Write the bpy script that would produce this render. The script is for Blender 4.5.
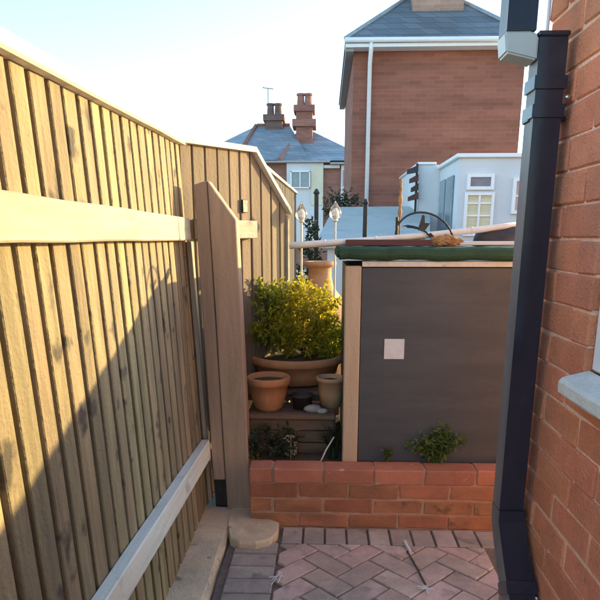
import bpy, bmesh, math, random
from mathutils import Vector, Matrix
random.seed(7)
R = random.Random(11)
for o in list(bpy.data.objects): bpy.data.objects.remove(o)
SC = bpy.context.scene
COL = SC.collection

# ------------------------------------------------------------------ camera
H = 1.266
PITCH = math.radians(13.8)
YAW = math.atan(25/600*math.cos(PITCH))
FW = Vector((-math.sin(YAW)*math.cos(PITCH), math.cos(YAW)*math.cos(PITCH), -math.sin(PITCH)))
RT = Vector((math.cos(YAW), math.sin(YAW), 0))
UP = RT.cross(FW)
cam = bpy.data.cameras.new('camera')
cam.sensor_width = 36; cam.lens = 36.0; cam.shift_y = 85/600
cam.clip_start = 0.02; cam.clip_end = 3000
camo = bpy.data.objects.new('camera', cam); COL.objects.link(camo)
camo.matrix_world = Matrix(((RT.x, UP.x, -FW.x, 0), (RT.y, UP.y, -FW.y, 0), (RT.z, UP.z, -FW.z, H), (0, 0, 0, 1)))
SC.camera = camo
SC.cycles.diffuse_bounces = 6

# ------------------------------------------------------------------ world, sun, exposure
SUN_AZ = math.atan2(1.0, 0.70)          # from +Y towards +X
SUN_EL = math.radians(9.6)
world = bpy.data.worlds.new('World'); SC.world = world; world.use_nodes = True
nt = world.node_tree; nt.nodes.clear()
sky = nt.nodes.new('ShaderNodeTexSky'); sky.sky_type = 'NISHITA'; sky.sun_disc = False
sky.sun_elevation = SUN_EL; sky.sun_rotation = SUN_AZ
sky.air_density = 1.0; sky.dust_density = 0.6; sky.ozone_density = 2.0
bg = nt.nodes.new('ShaderNodeBackground'); bg.inputs['Strength'].default_value = 0.15
wo = nt.nodes.new('ShaderNodeOutputWorld')
nt.links.new(sky.outputs[0], bg.inputs[0]); nt.links.new(bg.outputs[0], wo.inputs[0])
sun = bpy.data.lights.new('sun', 'SUN'); sun.energy = 2.0; sun.angle = math.radians(0.6); sun.color = (1.0, 0.76, 0.34)
suno = bpy.data.objects.new('sun', sun); COL.objects.link(suno)
sd = Vector((math.sin(SUN_AZ)*math.cos(SUN_EL), math.cos(SUN_AZ)*math.cos(SUN_EL), math.sin(SUN_EL)))
suno.rotation_euler = sd.to_track_quat('Z', 'Y').to_euler(); suno.location = (6, 5, 4)
vs = SC.view_settings
vs.view_transform = 'Standard'; vs.look = 'None'; vs.gamma = 1; vs.exposure = 2.25; vs.use_curve_mapping = False

def at(x, y, Y):
    """point of the place seen in photo direction (x, y) that stands at distance Y along the passage"""
    d = FW + RT*((x-300)/600) - UP*((y-385)/600)
    t = Y/d.y
    return Vector((d.x*t, Y, H + d.z*t))

# ------------------------------------------------------------------ materials
def lin(c):
    return tuple((v/255/12.92 if v <= 10 else ((v/255+0.055)/1.055)**2.4) for v in c)
def mat(name, c1, c2, rough=0.8, scale=(8, 8, 8), detail=4, rand=0.15, bump=0.2, bump_scale=60, metal=0.0,
        spots=None, hue=0.0, coat=0.0, dist=0.3, grime=None):
    m = bpy.data.materials.new(name); m.use_nodes = True
    t = m.node_tree; n = t.nodes; L = t.links
    b = n['Principled BSDF']; b.inputs['Roughness'].default_value = rough; b.inputs['Metallic'].default_value = metal
    b.inputs['Coat Weight'].default_value = coat
    tc = n.new('ShaderNodeTexCoord'); oi = n.new('ShaderNodeObjectInfo')
    off = n.new('ShaderNodeVectorMath'); off.operation = 'SCALE'; off.inputs[0].default_value = (17.3, 9.1, 23.7)
    L.new(oi.outputs['Random'], off.inputs['Scale'])
    add = n.new('ShaderNodeVectorMath'); L.new(tc.outputs['Object'], add.inputs[0]); L.new(off.outputs[0], add.inputs[1])
    mp = n.new('ShaderNodeMapping'); mp.inputs['Scale'].default_value = scale; L.new(add.outputs[0], mp.inputs[0])
    nz = n.new('ShaderNodeTexNoise'); nz.inputs['Scale'].default_value = 1; nz.inputs['Detail'].default_value = detail
    nz.inputs['Roughness'].default_value = 0.65; nz.inputs['Distortion'].default_value = dist; L.new(mp.outputs[0], nz.inputs[0])
    rp = n.new('ShaderNodeValToRGB'); rp.color_ramp.elements[0].position = 0.3; rp.color_ramp.elements[1].position = 0.7
    rp.color_ramp.elements[0].color = (*c1, 1); rp.color_ramp.elements[1].color = (*c2, 1); L.new(nz.outputs[0], rp.inputs[0])
    col = rp.outputs[0]
    if spots:
        sc, thr, sc_col, soft = spots
        n2 = n.new('ShaderNodeTexNoise'); n2.inputs['Scale'].default_value = sc; n2.inputs['Detail'].default_value = 3
        L.new(add.outputs[0], n2.inputs[0])
        r2 = n.new('ShaderNodeValToRGB'); r2.color_ramp.elements[0].position = thr; r2.color_ramp.elements[1].position = thr+soft
        L.new(n2.outputs[0], r2.inputs[0])
        mx = n.new('ShaderNodeMix'); mx.data_type = 'RGBA'; L.new(r2.outputs[0], mx.inputs[0]); L.new(col, mx.inputs[6])
        mx.inputs[7].default_value = (*sc_col, 1); col = mx.outputs[2]
    hs = n.new('ShaderNodeHueSaturation')
    mr = n.new('ShaderNodeMapRange'); mr.inputs['To Min'].default_value = 1-rand; mr.inputs['To Max'].default_value = 1+rand
    L.new(oi.outputs['Random'], mr.inputs[0]); L.new(mr.outputs[0], hs.inputs['Value'])
    if hue:
        fr = n.new('ShaderNodeMath'); fr.operation = 'MULTIPLY'; fr.inputs[1].default_value = 7.31; L.new(oi.outputs['Random'], fr.inputs[0])
        f2 = n.new('ShaderNodeMath'); f2.operation = 'FRACT'; L.new(fr.outputs[0], f2.inputs[0])
        m3 = n.new('ShaderNodeMapRange'); m3.inputs['To Min'].default_value = 0.5-hue; m3.inputs['To Max'].default_value = 0.5+hue
        L.new(f2.outputs[0], m3.inputs[0]); L.new(m3.outputs[0], hs.inputs['Hue'])
    L.new(col, hs.inputs['Color']); fin = hs.outputs[0]
    if grime:
        gsc, gcol, gamt = grime
        ge = n.new('ShaderNodeNewGeometry'); gm = n.new('ShaderNodeMapping'); gm.inputs['Scale'].default_value = gsc
        L.new(ge.outputs['Position'], gm.inputs[0])
        gn = n.new('ShaderNodeTexNoise'); gn.inputs['Scale'].default_value = 1; gn.inputs['Detail'].default_value = 5; gn.inputs['Roughness'].default_value = 0.7
        L.new(gm.outputs[0], gn.inputs[0])
        gr = n.new('ShaderNodeMapRange'); gr.inputs[1].default_value = .44; gr.inputs[2].default_value = .66; gr.inputs[3].default_value = 0; gr.inputs[4].default_value = gamt
        L.new(gn.outputs[0], gr.inputs[0])
        gx = n.new('ShaderNodeMix'); gx.data_type = 'RGBA'; L.new(gr.outputs[0], gx.inputs[0]); L.new(fin, gx.inputs[6]); gx.inputs[7].default_value = (*gcol, 1)
        fin = gx.outputs[2]
    L.new(fin, b.inputs['Base Color'])
    if bump:
        nb = n.new('ShaderNodeTexNoise'); nb.inputs['Scale'].default_value = bump_scale; nb.inputs['Detail'].default_value = 3
        L.new(add.outputs[0], nb.inputs[0])
        mm = n.new('ShaderNodeMath'); mm.operation = 'ADD'; L.new(nb.outputs[0], mm.inputs[0]); L.new(nz.outputs[0], mm.inputs[1])
        bp = n.new('ShaderNodeBump'); bp.inputs['Strength'].default_value = bump; bp.inputs['Distance'].default_value = 0.006
        L.new(mm.outputs[0], bp.inputs['Height']); L.new(bp.outputs[0], b.inputs['Normal'])
    return m
def brick_tex(name, c1, c2, mortar, mscale=1.0, w=0.225, h=0.075):
    m = bpy.data.materials.new(name); m.use_nodes = True
    t = m.node_tree; n = t.nodes; L = t.links; b = n['Principled BSDF']; b.inputs['Roughness'].default_value = 0.9
    tc = n.new('ShaderNodeTexCoord'); sp = n.new('ShaderNodeSeparateXYZ'); L.new(tc.outputs['Object'], sp.inputs[0])
    ad = n.new('ShaderNodeMath'); L.new(sp.outputs[0], ad.inputs[0]); L.new(sp.outputs[1], ad.inputs[1])
    cb = n.new('ShaderNodeCombineXYZ'); L.new(ad.outputs[0], cb.inputs[0]); L.new(sp.outputs[2], cb.inputs[1])
    bk = n.new('ShaderNodeTexBrick'); bk.inputs['Scale'].default_value = 1; bk.inputs['Brick Width'].default_value = w
    bk.inputs['Row Height'].default_value = h; bk.inputs['Mortar Size'].default_value = 0.006
    bk.inputs['Color1'].default_value = (*c1, 1); bk.inputs['Color2'].default_value = (*c2, 1); bk.inputs['Mortar'].default_value = (*mortar, 1)
    L.new(cb.outputs[0], bk.inputs[0])
    nz = n.new('ShaderNodeTexNoise'); nz.inputs['Scale'].default_value = 1.3; nz.inputs['Detail'].default_value = 6
    mp = n.new('ShaderNodeMapping'); mp.inputs['Scale'].default_value = (0.5, 0.5, 3.5)
    L.new(tc.outputs['Object'], mp.inputs[0]); L.new(mp.outputs[0], nz.inputs[0])
    mr = n.new('ShaderNodeMapRange'); mr.inputs[1].default_value = 0.3; mr.inputs[2].default_value = 0.7
    mr.inputs[3].default_value = 0.8; mr.inputs[4].default_value = 1.22; L.new(nz.outputs[0], mr.inputs[0])
    hs = n.new('ShaderNodeHueSaturation'); L.new(mr.outputs[0], hs.inputs['Value']); L.new(bk.outputs[0], hs.inputs['Color'])
    L.new(hs.outputs[0], b.inputs['Base Color'])
    bp = n.new('ShaderNodeBump'); bp.inputs['Strength'].default_value = 0.3; bp.inputs['Distance'].default_value = 0.01; bp.invert = True
    L.new(bk.outputs['Fac'], bp.inputs['Height']); L.new(bp.outputs[0], b.inputs['Normal'])
    return m
def slate_tex(name, c1, c2):
    m = brick_tex(name, c1, c2, tuple(v*0.55 for v in c1), w=0.3, h=0.14); m.node_tree.nodes['Principled BSDF'].inputs['Roughness'].default_value = 0.55
    return m
def glass(name, tint=(0.9, 0.95, 1), rough=0.03):
    m = bpy.data.materials.new(name); m.use_nodes = True; b = m.node_tree.nodes['Principled BSDF']
    b.inputs['Base Color'].default_value = (*tint, 1); b.inputs['Roughness'].default_value = rough
    b.inputs['Transmission Weight'].default_value = 1.0; b.inputs['IOR'].default_value = 1.45
    return m

M = {}
M['board'] = mat('fence board timber', (0.220, 0.165, 0.093), (0.410, 0.321, 0.183), 0.85, (30, 30, 2.2), rand=0.2, bump=0.6, bump_scale=90, spots=(9, .61, (.085, .066, .048), .08), hue=0.012, grime=((9, 9, 1.6), (.13, .11, .085), .5))
M['board_far'] = mat('far fence board timber', (0.171, 0.128, 0.086), (0.268, 0.202, 0.138), 0.85, (22, 22, 2), rand=0.14, bump=0.4, hue=0.01)
M['board_grey'] = mat('darkened grey board', (0.062, 0.051, 0.041), (0.105, 0.087, 0.068), 0.9, (22, 22, 2), rand=0.2, bump=0.4)  # tone darkened to imitate shade behind the fence gaps
M['rail'] = mat('pale rail timber', (0.396, 0.350, 0.267), (0.524, 0.469, 0.368), 0.8, (30, 2.5, 30), rand=0.05, bump=0.35, spots=(5, .63, (.30, .25, .18), .1), grime=((12, 2, 12), (.26, .22, .16), .5))
M['rail_low'] = mat('bleached rail timber', (0.650, 0.638, 0.572), (0.829, 0.814, 0.731), 0.8, (30, 2.5, 30), rand=0.05, bump=0.35, spots=(6, .60, (.33, .29, .22), .12))
M['cap'] = mat('bleached capping timber', (0.653, 0.604, 0.505), (0.792, 0.743, 0.653), 0.75, (20, 2, 20), rand=0.05, bump=0.3)
M['post'] = mat('brown stained post', (0.344, 0.243, 0.174), (0.473, 0.346, 0.255), 0.8, (20, 20, 1.6), rand=0.08, bump=0.35, spots=(5, .62, (.33, .26, .21), .12), grime=((10, 10, 1.2), (.22, .165, .13), .5))
M['concrete'] = mat('concrete', (0.605, 0.462, 0.306), (0.833, 0.657, 0.450), 0.95, (7, 7, 7), bump=0.7, bump_scale=110, rand=0.05, spots=(14, .62, (.25, .20, .15), .1), grime=((5, 5, 5), (.36, .31, .25), .6))
M['brick'] = mat('house brick', (0.577, 0.185, 0.088), (0.758, 0.257, 0.125), 0.9, (9, 9, 9), rand=0.09, bump=0.8, bump_scale=170, spots=(22, .64, (.38, .16, .09), .12), hue=0.004, grime=((6, 6, 3), (.43, .19, .11), .5))
M['mortar'] = mat('lime mortar', (0.710, 0.395, 0.265), (0.924, 0.556, 0.397), 0.95, (30, 30, 30), rand=0.03, bump=0.8, bump_scale=160)
M['brick_low'] = mat('planter brick', (0.348, 0.133, 0.065), (0.504, 0.200, 0.101), 0.9, (8, 8, 8), rand=0.15, bump=0.5, bump_scale=140, spots=(10, .62, (.13, .07, .045), .12), hue=0.01, grime=((4, 4, 9), (.18, .10, .06), .6))
M['brick_top'] = mat('red planter coping brick', (0.372, 0.132, 0.081), (0.492, 0.184, 0.115), 0.85, (8, 8, 8), rand=0.12, bump=0.5, bump_scale=140, spots=(14, .66, (.55, .36, .27), .05))
M['mortar_low'] = mat('planter mortar', (0.365, 0.203, 0.135), (0.540, 0.324, 0.223), 0.95, (14, 14, 30), rand=0.03, bump=0.7, bump_scale=160)
M['paver'] = mat('clay paver', (0.474, 0.329, 0.278), (0.704, 0.501, 0.419), 0.85, (11, 11, 11), rand=0.16, bump=0.5, bump_scale=150, spots=(9, .60, (.22, .19, .175), .14), hue=0.015, grime=((4, 4, 4), (.30, .255, .22), .7))
M['paver_grey'] = mat('grey clay paver', (0.355, 0.283, 0.245), (0.540, 0.441, 0.382), 0.85, (11, 11, 11), rand=0.14, bump=0.5, bump_scale=150, spots=(9, .60, (.19, .17, .16), .14), hue=0.012, grime=((4, 4, 4), (.28, .25, .215), .7))
M['sand'] = mat('jointing sand', (0.144, 0.108, 0.090), (0.240, 0.186, 0.150), 1.0, (30, 30, 30), rand=0, bump=0.8, bump_scale=200)
M['soil'] = mat('garden soil', (.05, .035, .024), (.11, .078, .05), 1.0, (12, 12, 12), rand=0, bump=1.0, bump_scale=60)
M['ground'] = mat('rough ground', (.22, .21, .18), (.32, .305, .27), 1.0, (1.4, 1.4, 1.4), rand=0, bump=0.6, bump_scale=12)  # tone raised to bounce more light into the shaded passage
M['panel'] = mat('dark grey panel', (.051, .056, .067), (.068, .073, .085), 0.5, (1.2, 1.2, 9), rand=0, bump=0.05, bump_scale=200, spots=(3, .62, (.078, .077, .079), .2), grime=((3, 3, 14), (.090, .091, .098), .55))
M['shed_timber'] = mat('shed corner timber', (.45, .34, .235), (.57, .44, .315), 0.8, (26, 26, 2.2), rand=0.05, bump=0.35)
M['felt'] = mat('green felt', (0.018, 0.052, 0.027), (0.032, 0.080, 0.042), 0.9, (20, 20, 20), rand=0, bump=0.6, bump_scale=200)
M['red_board'] = mat('dark red board', (.075, .03, .026), (.12, .05, .042), 0.8, (3, 30, 30), rand=0.1, bump=0.3)
M['white_board'] = mat('white painted board', (.66, .66, .64), (.76, .76, .74), 0.6, (4, 20, 20), rand=0.03, bump=0.1)
M['paper'] = mat('weathered paper', (0.570, 0.588, 0.609), (0.681, 0.706, 0.735), 0.9, (30, 30, 30), rand=0, bump=0.1)
M['bamboo'] = mat('bleached cane', (.64, .60, .52), (.78, .74, .66), 0.6, (6, 40, 40), rand=0.05, bump=0.2)
M['rust'] = mat('rusty metal', (.24, .10, .035), (.46, .24, .09), 0.9, (30, 30, 30), rand=0.1, bump=0.7)
M['iron'] = mat('dark gap shade', (.022, .024, .026), (.045, .046, .048), 0.5, (20, 20, 20), rand=0.1, bump=0.2, metal=0.4)
M['pipe'] = mat('black plastic pipe', (0.016, 0.019, 0.031), (0.023, 0.028, 0.043), 0.16, (5, 5, 2), rand=0.03, bump=0.03, spots=(6, .60, (.045, .045, .05), .2))
M['pipe_pale'] = mat('pale grey plastic', (.44, .48, .48), (.54, .58, .57), 0.4, (6, 6, 6), rand=0.02, bump=0.05, spots=(9, .62, (.30, .33, .33), .2))
M['pipe_sheen'] = mat('painted sheen plastic', (0.123, 0.126, 0.132), (0.203, 0.206, 0.212), 0.45, (9, 9, 2.5), rand=0.02, bump=0.05, spots=(7, .6, (.12, .125, .13), .15))  # pale tone standing in for sky reflected in the plastic
M['steel'] = mat('bright steel', (.55, .55, .55), (.65, .65, .65), 0.3, metal=1.0, bump=0)
M['upvc'] = mat('white plastic frame', (.76, .77, .78), (.82, .83, .84), 0.35, rand=0.02, bump=0)
M['sill'] = mat('painted stone sill', (.60, .56, .49), (.74, .71, .64), 0.8, (12, 12, 12), rand=0, bump=0.5, bump_scale=120, spots=(13, .64, (.40, .39, .36), .12))
M['reveal'] = mat('dark reveal brick', (.13, .06, .042), (.20, .095, .065), 0.9, (14, 14, 14), rand=0.12, bump=0.5)  # darker brick tone, not used on any object
M['room'] = mat('dim room', (.10, .10, .10), (.16, .16, .16), 0.9, bump=0)
M['glass'] = glass('window glass')
M['terra'] = mat('terracotta', (0.484, 0.198, 0.085), (0.638, 0.297, 0.140), 0.85, (9, 9, 9), rand=0.08, bump=0.35, spots=(7, .60, (.52, .40, .22), .12))
M['terra_pale'] = mat('pale terracotta', (.46, .235, .12), (.60, .34, .19), 0.85, (9, 9, 9), rand=0.06, bump=0.35, spots=(7, .60, (.56, .44, .28), .12))
M['darkpot'] = mat('dark plastic pot', (.035, .022, .018), (.06, .04, .032), 0.6, bump=0.1)
M['plank'] = mat('old brown plank', (.115, .068, .043), (.20, .125, .08), 0.9, (2.5, 24, 24), rand=0.2, bump=0.5)
M['stone'] = mat('pale stone', (.33, .30, .26), (.48, .44, .39), 0.9, (20, 20, 20), rand=0.15, bump=0.6)
def leafmat(name, c1, c2, tr=0.35):
    m = bpy.data.materials.new(name); m.use_nodes = True; t = m.node_tree; n = t.nodes; L = t.links; b = n['Principled BSDF']
    tc = n.new('ShaderNodeTexCoord'); nz = n.new('ShaderNodeTexNoise'); nz.inputs['Scale'].default_value = 22; nz.inputs['Detail'].default_value = 3
    L.new(tc.outputs['Object'], nz.inputs[0])
    ge = n.new('ShaderNodeNewGeometry'); ad = n.new('ShaderNodeMath'); ad.operation = 'MULTIPLY_ADD'
    L.new(ge.outputs['Random Per Island'], ad.inputs[0]); ad.inputs[1].default_value = 0.45; L.new(nz.outputs[0], ad.inputs[2])
    rp = n.new('ShaderNodeValToRGB'); rp.color_ramp.elements[0].position = 0.45; rp.color_ramp.elements[1].position = 0.95
    rp.color_ramp.elements[0].color = (*c1, 1); rp.color_ramp.elements[1].color = (*c2, 1); L.new(ad.outputs[0], rp.inputs[0])
    L.new(rp.outputs[0], b.inputs['Base Color']); b.inputs['Roughness'].default_value = 0.6
    tl = n.new('ShaderNodeBsdfTranslucent'); L.new(rp.outputs[0], tl.inputs[0])
    ms = n.new('ShaderNodeMixShader'); ms.inputs[0].default_value = tr; out = n['Material Output']
    L.new(b.outputs[0], ms.inputs[1]); L.new(tl.outputs[0], ms.inputs[2]); L.new(ms.outputs[0], out.inputs[0])
    return m
M['leaf_gold'] = leafmat('golden leaves', (.30, .27, .025), (.66, .55, .05), 0.5)
M['leaf_lime'] = leafmat('lime leaves', (.20, .25, .03), (.52, .52, .06), 0.5)
M['leaf_green'] = leafmat('green leaves', (.06, .095, .025), (.20, .25, .06))
M['leaf_dark'] = leafmat('dark leaves', (.016, .028, .012), (.055, .075, .03), 0.2)
M['flower'] = leafmat('cream petals', (.42, .36, .25), (.60, .54, .40))
M['bark'] = mat('bark', (.06, .04, .025), (.12, .085, .055), 0.95, bump=0.8)
M['dryleaf'] = leafmat('dry leaf', (.10, .055, .025), (.20, .12, .05))
M['far_brick'] = brick_tex('far house brick', (.235, .084, .054), (.285, .107, .069), (.265, .120, .085))
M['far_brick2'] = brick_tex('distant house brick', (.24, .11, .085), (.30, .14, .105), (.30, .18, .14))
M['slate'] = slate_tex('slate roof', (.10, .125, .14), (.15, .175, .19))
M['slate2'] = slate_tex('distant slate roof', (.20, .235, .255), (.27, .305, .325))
M['lead'] = mat('lead flashing', (.24, .28, .31), (.36, .40, .43), 0.5, bump=0.1)
M['ridge'] = mat('clay ridge tile', (.22, .11, .085), (.30, .16, .12), 0.9, bump=0.2)
M['chim_dark'] = brick_tex('sooty chimney brick', (.135, .085, .075), (.19, .11, .09), (.20, .15, .13))
M['chim_tan'] = brick_tex('tan chimney brick', (.34, .21, .155), (.42, .26, .19), (.40, .29, .23))
M['chim_red'] = brick_tex('red chimney brick', (.26, .105, .08), (.33, .14, .105), (.30, .18, .14))
M['render'] = mat('white render', (0.590, 0.607, 0.623), (0.656, 0.664, 0.672), 0.85, (2, 2, 2), bump=0.15, rand=0.0)
M['cream'] = mat('cream render', (.60, .57, .42), (.70, .66, .50), 0.85, (2, 2, 2), bump=0.1, rand=0)
M['blind'] = mat('yellow blind', (.62, .54, .33), (.74, .66, .45), 0.8, (3, 3, 30), bump=0.1, rand=0.05)
M['pane_blue'] = mat('blue pane', (.10, .15, .21), (.16, .21, .28), 0.08, bump=0, rand=0)  # smooth pane with a blue base colour
M['pane_grey'] = mat('grey pane', (.16, .21, .24), (.24, .30, .33), 0.08, bump=0, rand=0)
M['pane_pink'] = mat('curtained pane', (.42, .34, .33), (.52, .43, .41), 0.15, bump=0, rand=0)
M['grey_roof'] = mat('pale grey-green sheet roof', (0.367, 0.390, 0.348), (0.464, 0.484, 0.431), 0.8, (3, 3, 3), bump=0.15, rand=0, spots=(2.5, .60, (.28, .31, .29), .15))
M['bulb'] = glass('clear bulb glass', (1, .98, .93), 0.12)
M['soffit'] = mat('grey soffit', (.30, .29, .29), (.36, .35, .34), 0.8, bump=0)

# ------------------------------------------------------------------ mesh helpers
def obj(name, bm, m, parent=None, smooth=False):
    me = bpy.data.meshes.new(name)
    if isinstance(bm, bpy.types.Mesh): me = bm
    else:
        bmesh.ops.recalc_face_normals(bm, faces=bm.faces)
        bm.to_mesh(me); bm.free()
        if smooth:
            for p in me.polygons: p.use_smooth = True
    if m is not None and len(me.materials) == 0: me.materials.append(M[m] if isinstance(m, str) else m)
    o = bpy.data.objects.new(name, me); COL.objects.link(o); o.parent = parent
    return o
def tag(o, label, cat, group=None):
    o['label'] = label; o['category'] = cat
    if group: o['group'] = group
    return o
def thing(name, label, cat, loc=(0, 0, 0), rot=(0, 0, 0), group=None):
    o = bpy.data.objects.new(name, None); COL.objects.link(o); o.location = loc; o.rotation_euler = rot; o.empty_display_size = 0.1
    return tag(o, label, cat, group)
def struct(name, bm, m):
    o = obj(name, bm, m); o['kind'] = 'structure'; return o
def box(bm, x0, x1, y0, y1, z0, z1, bev=0.0, jit=0.0):
    vs_ = [bm.verts.new((x + R.uniform(-jit, jit), y + R.uniform(-jit, jit), z + R.uniform(-jit, jit))) for x in (x0, x1) for y in (y0, y1) for z in (z0, z1)]
    q = [(0, 1, 3, 2), (4, 6, 7, 5), (0, 4, 5, 1), (2, 3, 7, 6), (0, 2, 6, 4), (1, 5, 7, 3)]
    fs = [bm.faces.new([vs_[i] for i in f]) for f in q]
    if bev:
        es = list({e for f in fs for e in f.edges})
        bmesh.ops.bevel(bm, geom=es, offset=bev, segments=1, affect='EDGES', profile=0.5)
    return vs_
def bx(x0, x1, y0, y1, z0, z1, bev=0.0, jit=0.0):
    bm = bmesh.new(); box(bm, x0, x1, y0, y1, z0, z1, bev, jit); return bm
def prism(bm, pts, axis, a, b):
    """pts: 2-D outline, extruded along axis from a to b"""
    def v(p, t):
        return {'x': (t, p[0], p[1]), 'y': (p[0], t, p[1]), 'z': (p[0], p[1], t)}[axis]
    A = [bm.verts.new(v(p, a)) for p in pts]; B = [bm.verts.new(v(p, b)) for p in pts]
    bm.faces.new(A); bm.faces.new(B[::-1])
    for i in range(len(pts)):
        j = (i+1) % len(pts); bm.faces.new((A[i], A[j], B[j], B[i]))
    return bm
def pr(pts, axis, a, b): return prism(bmesh.new(), pts, axis, a, b)
def tube(bm, pts, r, seg=8, r1=None, caps=True):
    pts = [Vector(p) for p in pts]; rings = []
    for i, p in enumerate(pts):
        d = (pts[min(i+1, len(pts)-1)] - pts[max(i-1, 0)]).normalized()
        a = d.orthogonal().normalized() if i == 0 else (a - d*a.dot(d)).normalized()
        b = d.cross(a); rr = r if r1 is None else r + (r1-r)*i/(len(pts)-1)
        rings.append([bm.verts.new(p + (a*math.cos(2*math.pi*k/seg) + b*math.sin(2*math.pi*k/seg))*rr) for k in range(seg)])
    for i in range(len(rings)-1):
        for k in range(seg):
            bm.faces.new((rings[i][k], rings[i][(k+1) % seg], rings[i+1][(k+1) % seg], rings[i+1][k]))
    if caps: bm.faces.new(rings[0][::-1]); bm.faces.new(rings[-1])
    return bm
def lathe(bm, prof, c=(0, 0, 0), seg=28):
    rings = []
    for r, z in prof:
        rings.append([bm.verts.new((c[0]+r*math.cos(2*math.pi*k/seg), c[1]+r*math.sin(2*math.pi*k/seg), c[2]+z)) for k in range(seg)])
    for i in range(len(rings)-1):
        for k in range(seg):
            bm.faces.new((rings[i][k], rings[i][(k+1) % seg], rings[i+1][(k+1) % seg], rings[i+1][k]))
    bm.faces.new(rings[0][::-1]); bm.faces.new(rings[-1])
    return bm
def sqtube(bm, pts, w, d):
    """square section swept along a path in a vertical plane"""
    pts = [Vector(p) for p in pts]; rings = []
    for i, p in enumerate(pts):
        t = (pts[min(i+1, len(pts)-1)] - pts[max(i-1, 0)]).normalized()
        s = Vector((1, 0, 0)); s = (s - t*s.dot(t)).normalized(); u = t.cross(s)
        rings.append([bm.verts.new(p + s*(w/2*a) + u*(d/2*b)) for a, b in ((-1, -1), (1, -1), (1, 1), (-1, 1))])
    for i in range(len(rings)-1):
        for k in range(4): bm.faces.new((rings[i][k], rings[i][(k+1) % 4], rings[i+1][(k+1) % 4], rings[i+1][k]))
    bm.faces.new(rings[0][::-1]); bm.faces.new(rings[-1])
    es = [e for e in bm.edges if e.is_valid and len(e.link_faces) == 2 and e.calc_face_angle() > 1.0]
    bmesh.ops.bevel(bm, geom=es, offset=0.006, segments=2, affect='EDGES', profile=0.5)
    return bm
def leaf(bm, p, d, l, w, droop=0.3, fold=0.25):
    d = d.normalized(); s = d.cross(Vector((0, 0, 1)))
    if s.length < 0.05: s = Vector((1, 0, 0))
    s.normalize(); s = (Matrix.Rotation(R.uniform(-1.2, 1.2), 3, d) @ s); n = s.cross(d)
    a = bm.verts.new(p); m1 = p + d*(l*0.5); t = bm.verts.new(p + d*l - n*(l*droop*0.4))
    L_ = bm.verts.new(m1 + s*w/2 + n*w*fold); R_ = bm.verts.new(m1 - s*w/2 + n*w*fold)
    bm.faces.new((a, L_, t)); bm.faces.new((a, t, R_))
def rdir():
    while True:
        v = Vector((R.uniform(-1, 1), R.uniform(-1, 1), R.uniform(-1, 1)))
        if 0.05 < v.length < 1: return v.normalized()

# ------------------------------------------------------------------ the setting
struct('ground', bx(-600, 600, -40, 2200, -0.6, -0.03), 'ground')
gs = bmesh.new()
nx, ny = 40, 40
grid = [[gs.verts.new((-1.6 + 5.2*i/nx, 2.56 + 4.9*j/ny, 0.262 + R.uniform(-.012, .014))) for j in range(ny+1)] for i in range(nx+1)]
for i in range(nx):
    for j in range(ny):
        if not (-1.6 + 5.2*i/nx < -.33 and 2.56 + 4.9*j/ny < 2.80): gs.faces.new((grid[i][j], grid[i+1][j], grid[i+1][j+1], grid[i][j+1]))
struct('garden_soil', gs, 'soil')

# paving: base sheet with single pavers
struct('added_bounce_slab', bx(-.53, .556, -6, .50, -.028, .0), 'concrete')  # unseen pale slab behind the camera, added to bounce light into the passage
pv = struct('paving', bx(-.398, .90, .502, 2.47, -.035, -.010), 'sand')
def paver(poly, m, z=0.0):
    c = Vector((sum(p[0] for p in poly)/len(poly), sum(p[1] for p in poly)/len(poly)))
    bm = bmesh.new(); tz = R.uniform(-.002, .002); tx, ty = R.uniform(-.012, .012), R.uniform(-.012, .012)
    rings = []
    for ins, zz in ((0, -.03), (0, -.005), (.004, 0.0)):
        ring = []
        for p in poly:
            v = Vector(p) - c; l = v.length
            v = v*(max(l-ins*1.3, l*.4)/l) if l > 0 else v
            ring.append(bm.verts.new((v.x, v.y, zz + (tz + tx*v.x + ty*v.y if zz > -.02 else 0))))
        rings.append(ring)
    n = len(poly)
    bm.faces.new(rings[0][::-1]); bm.faces.new(rings[2])
    for a in (0, 1):
        for k in range(n): bm.faces.new((rings[a][k], rings[a][(k+1) % n], rings[a+1][(k+1) % n], rings[a+1][k]))
    o = obj('paver', bm, m, pv); o.location = (c.x, c.y, 0.002); return o
def clip(poly, x0, x1, y0, y1):
    for ax, lim, sgn in ((0, x0, 1), (0, x1, -1), (1, y0, 1), (1, y1, -1)):
        out = []
        for i in range(len(poly)):
            p, q = poly[i], poly[(i+1) % len(poly)]
            dp, dq = (p[ax]-lim)*sgn, (q[ax]-lim)*sgn
            if dp >= 0: out.append(p)
            if dp*dq < 0:
                t = dp/(dp-dq); out.append((p[0]+(q[0]-p[0])*t, p[1]+(q[1]-p[1])*t))
        poly = out
        if len(poly) < 3: return None
    return poly
def area(p): return abs(sum(p[i][0]*p[(i+1) % len(p)][1]-p[(i+1) % len(p)][0]*p[i][1] for i in range(len(p))))/2
x = -.178
while x < .88:
    paver([(x+.004, 2.322), (x+.0905, 2.322), (x+.0905, 2.464), (x+.004, 2.464)], 'paver_grey'); x += .0945
y = 2.318
while y > .62:
    paver([(-.366, y-.088), (-.186, y-.088), (-.186, y), (-.366, y)], 'paver_grey'); y -= .0945
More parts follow.
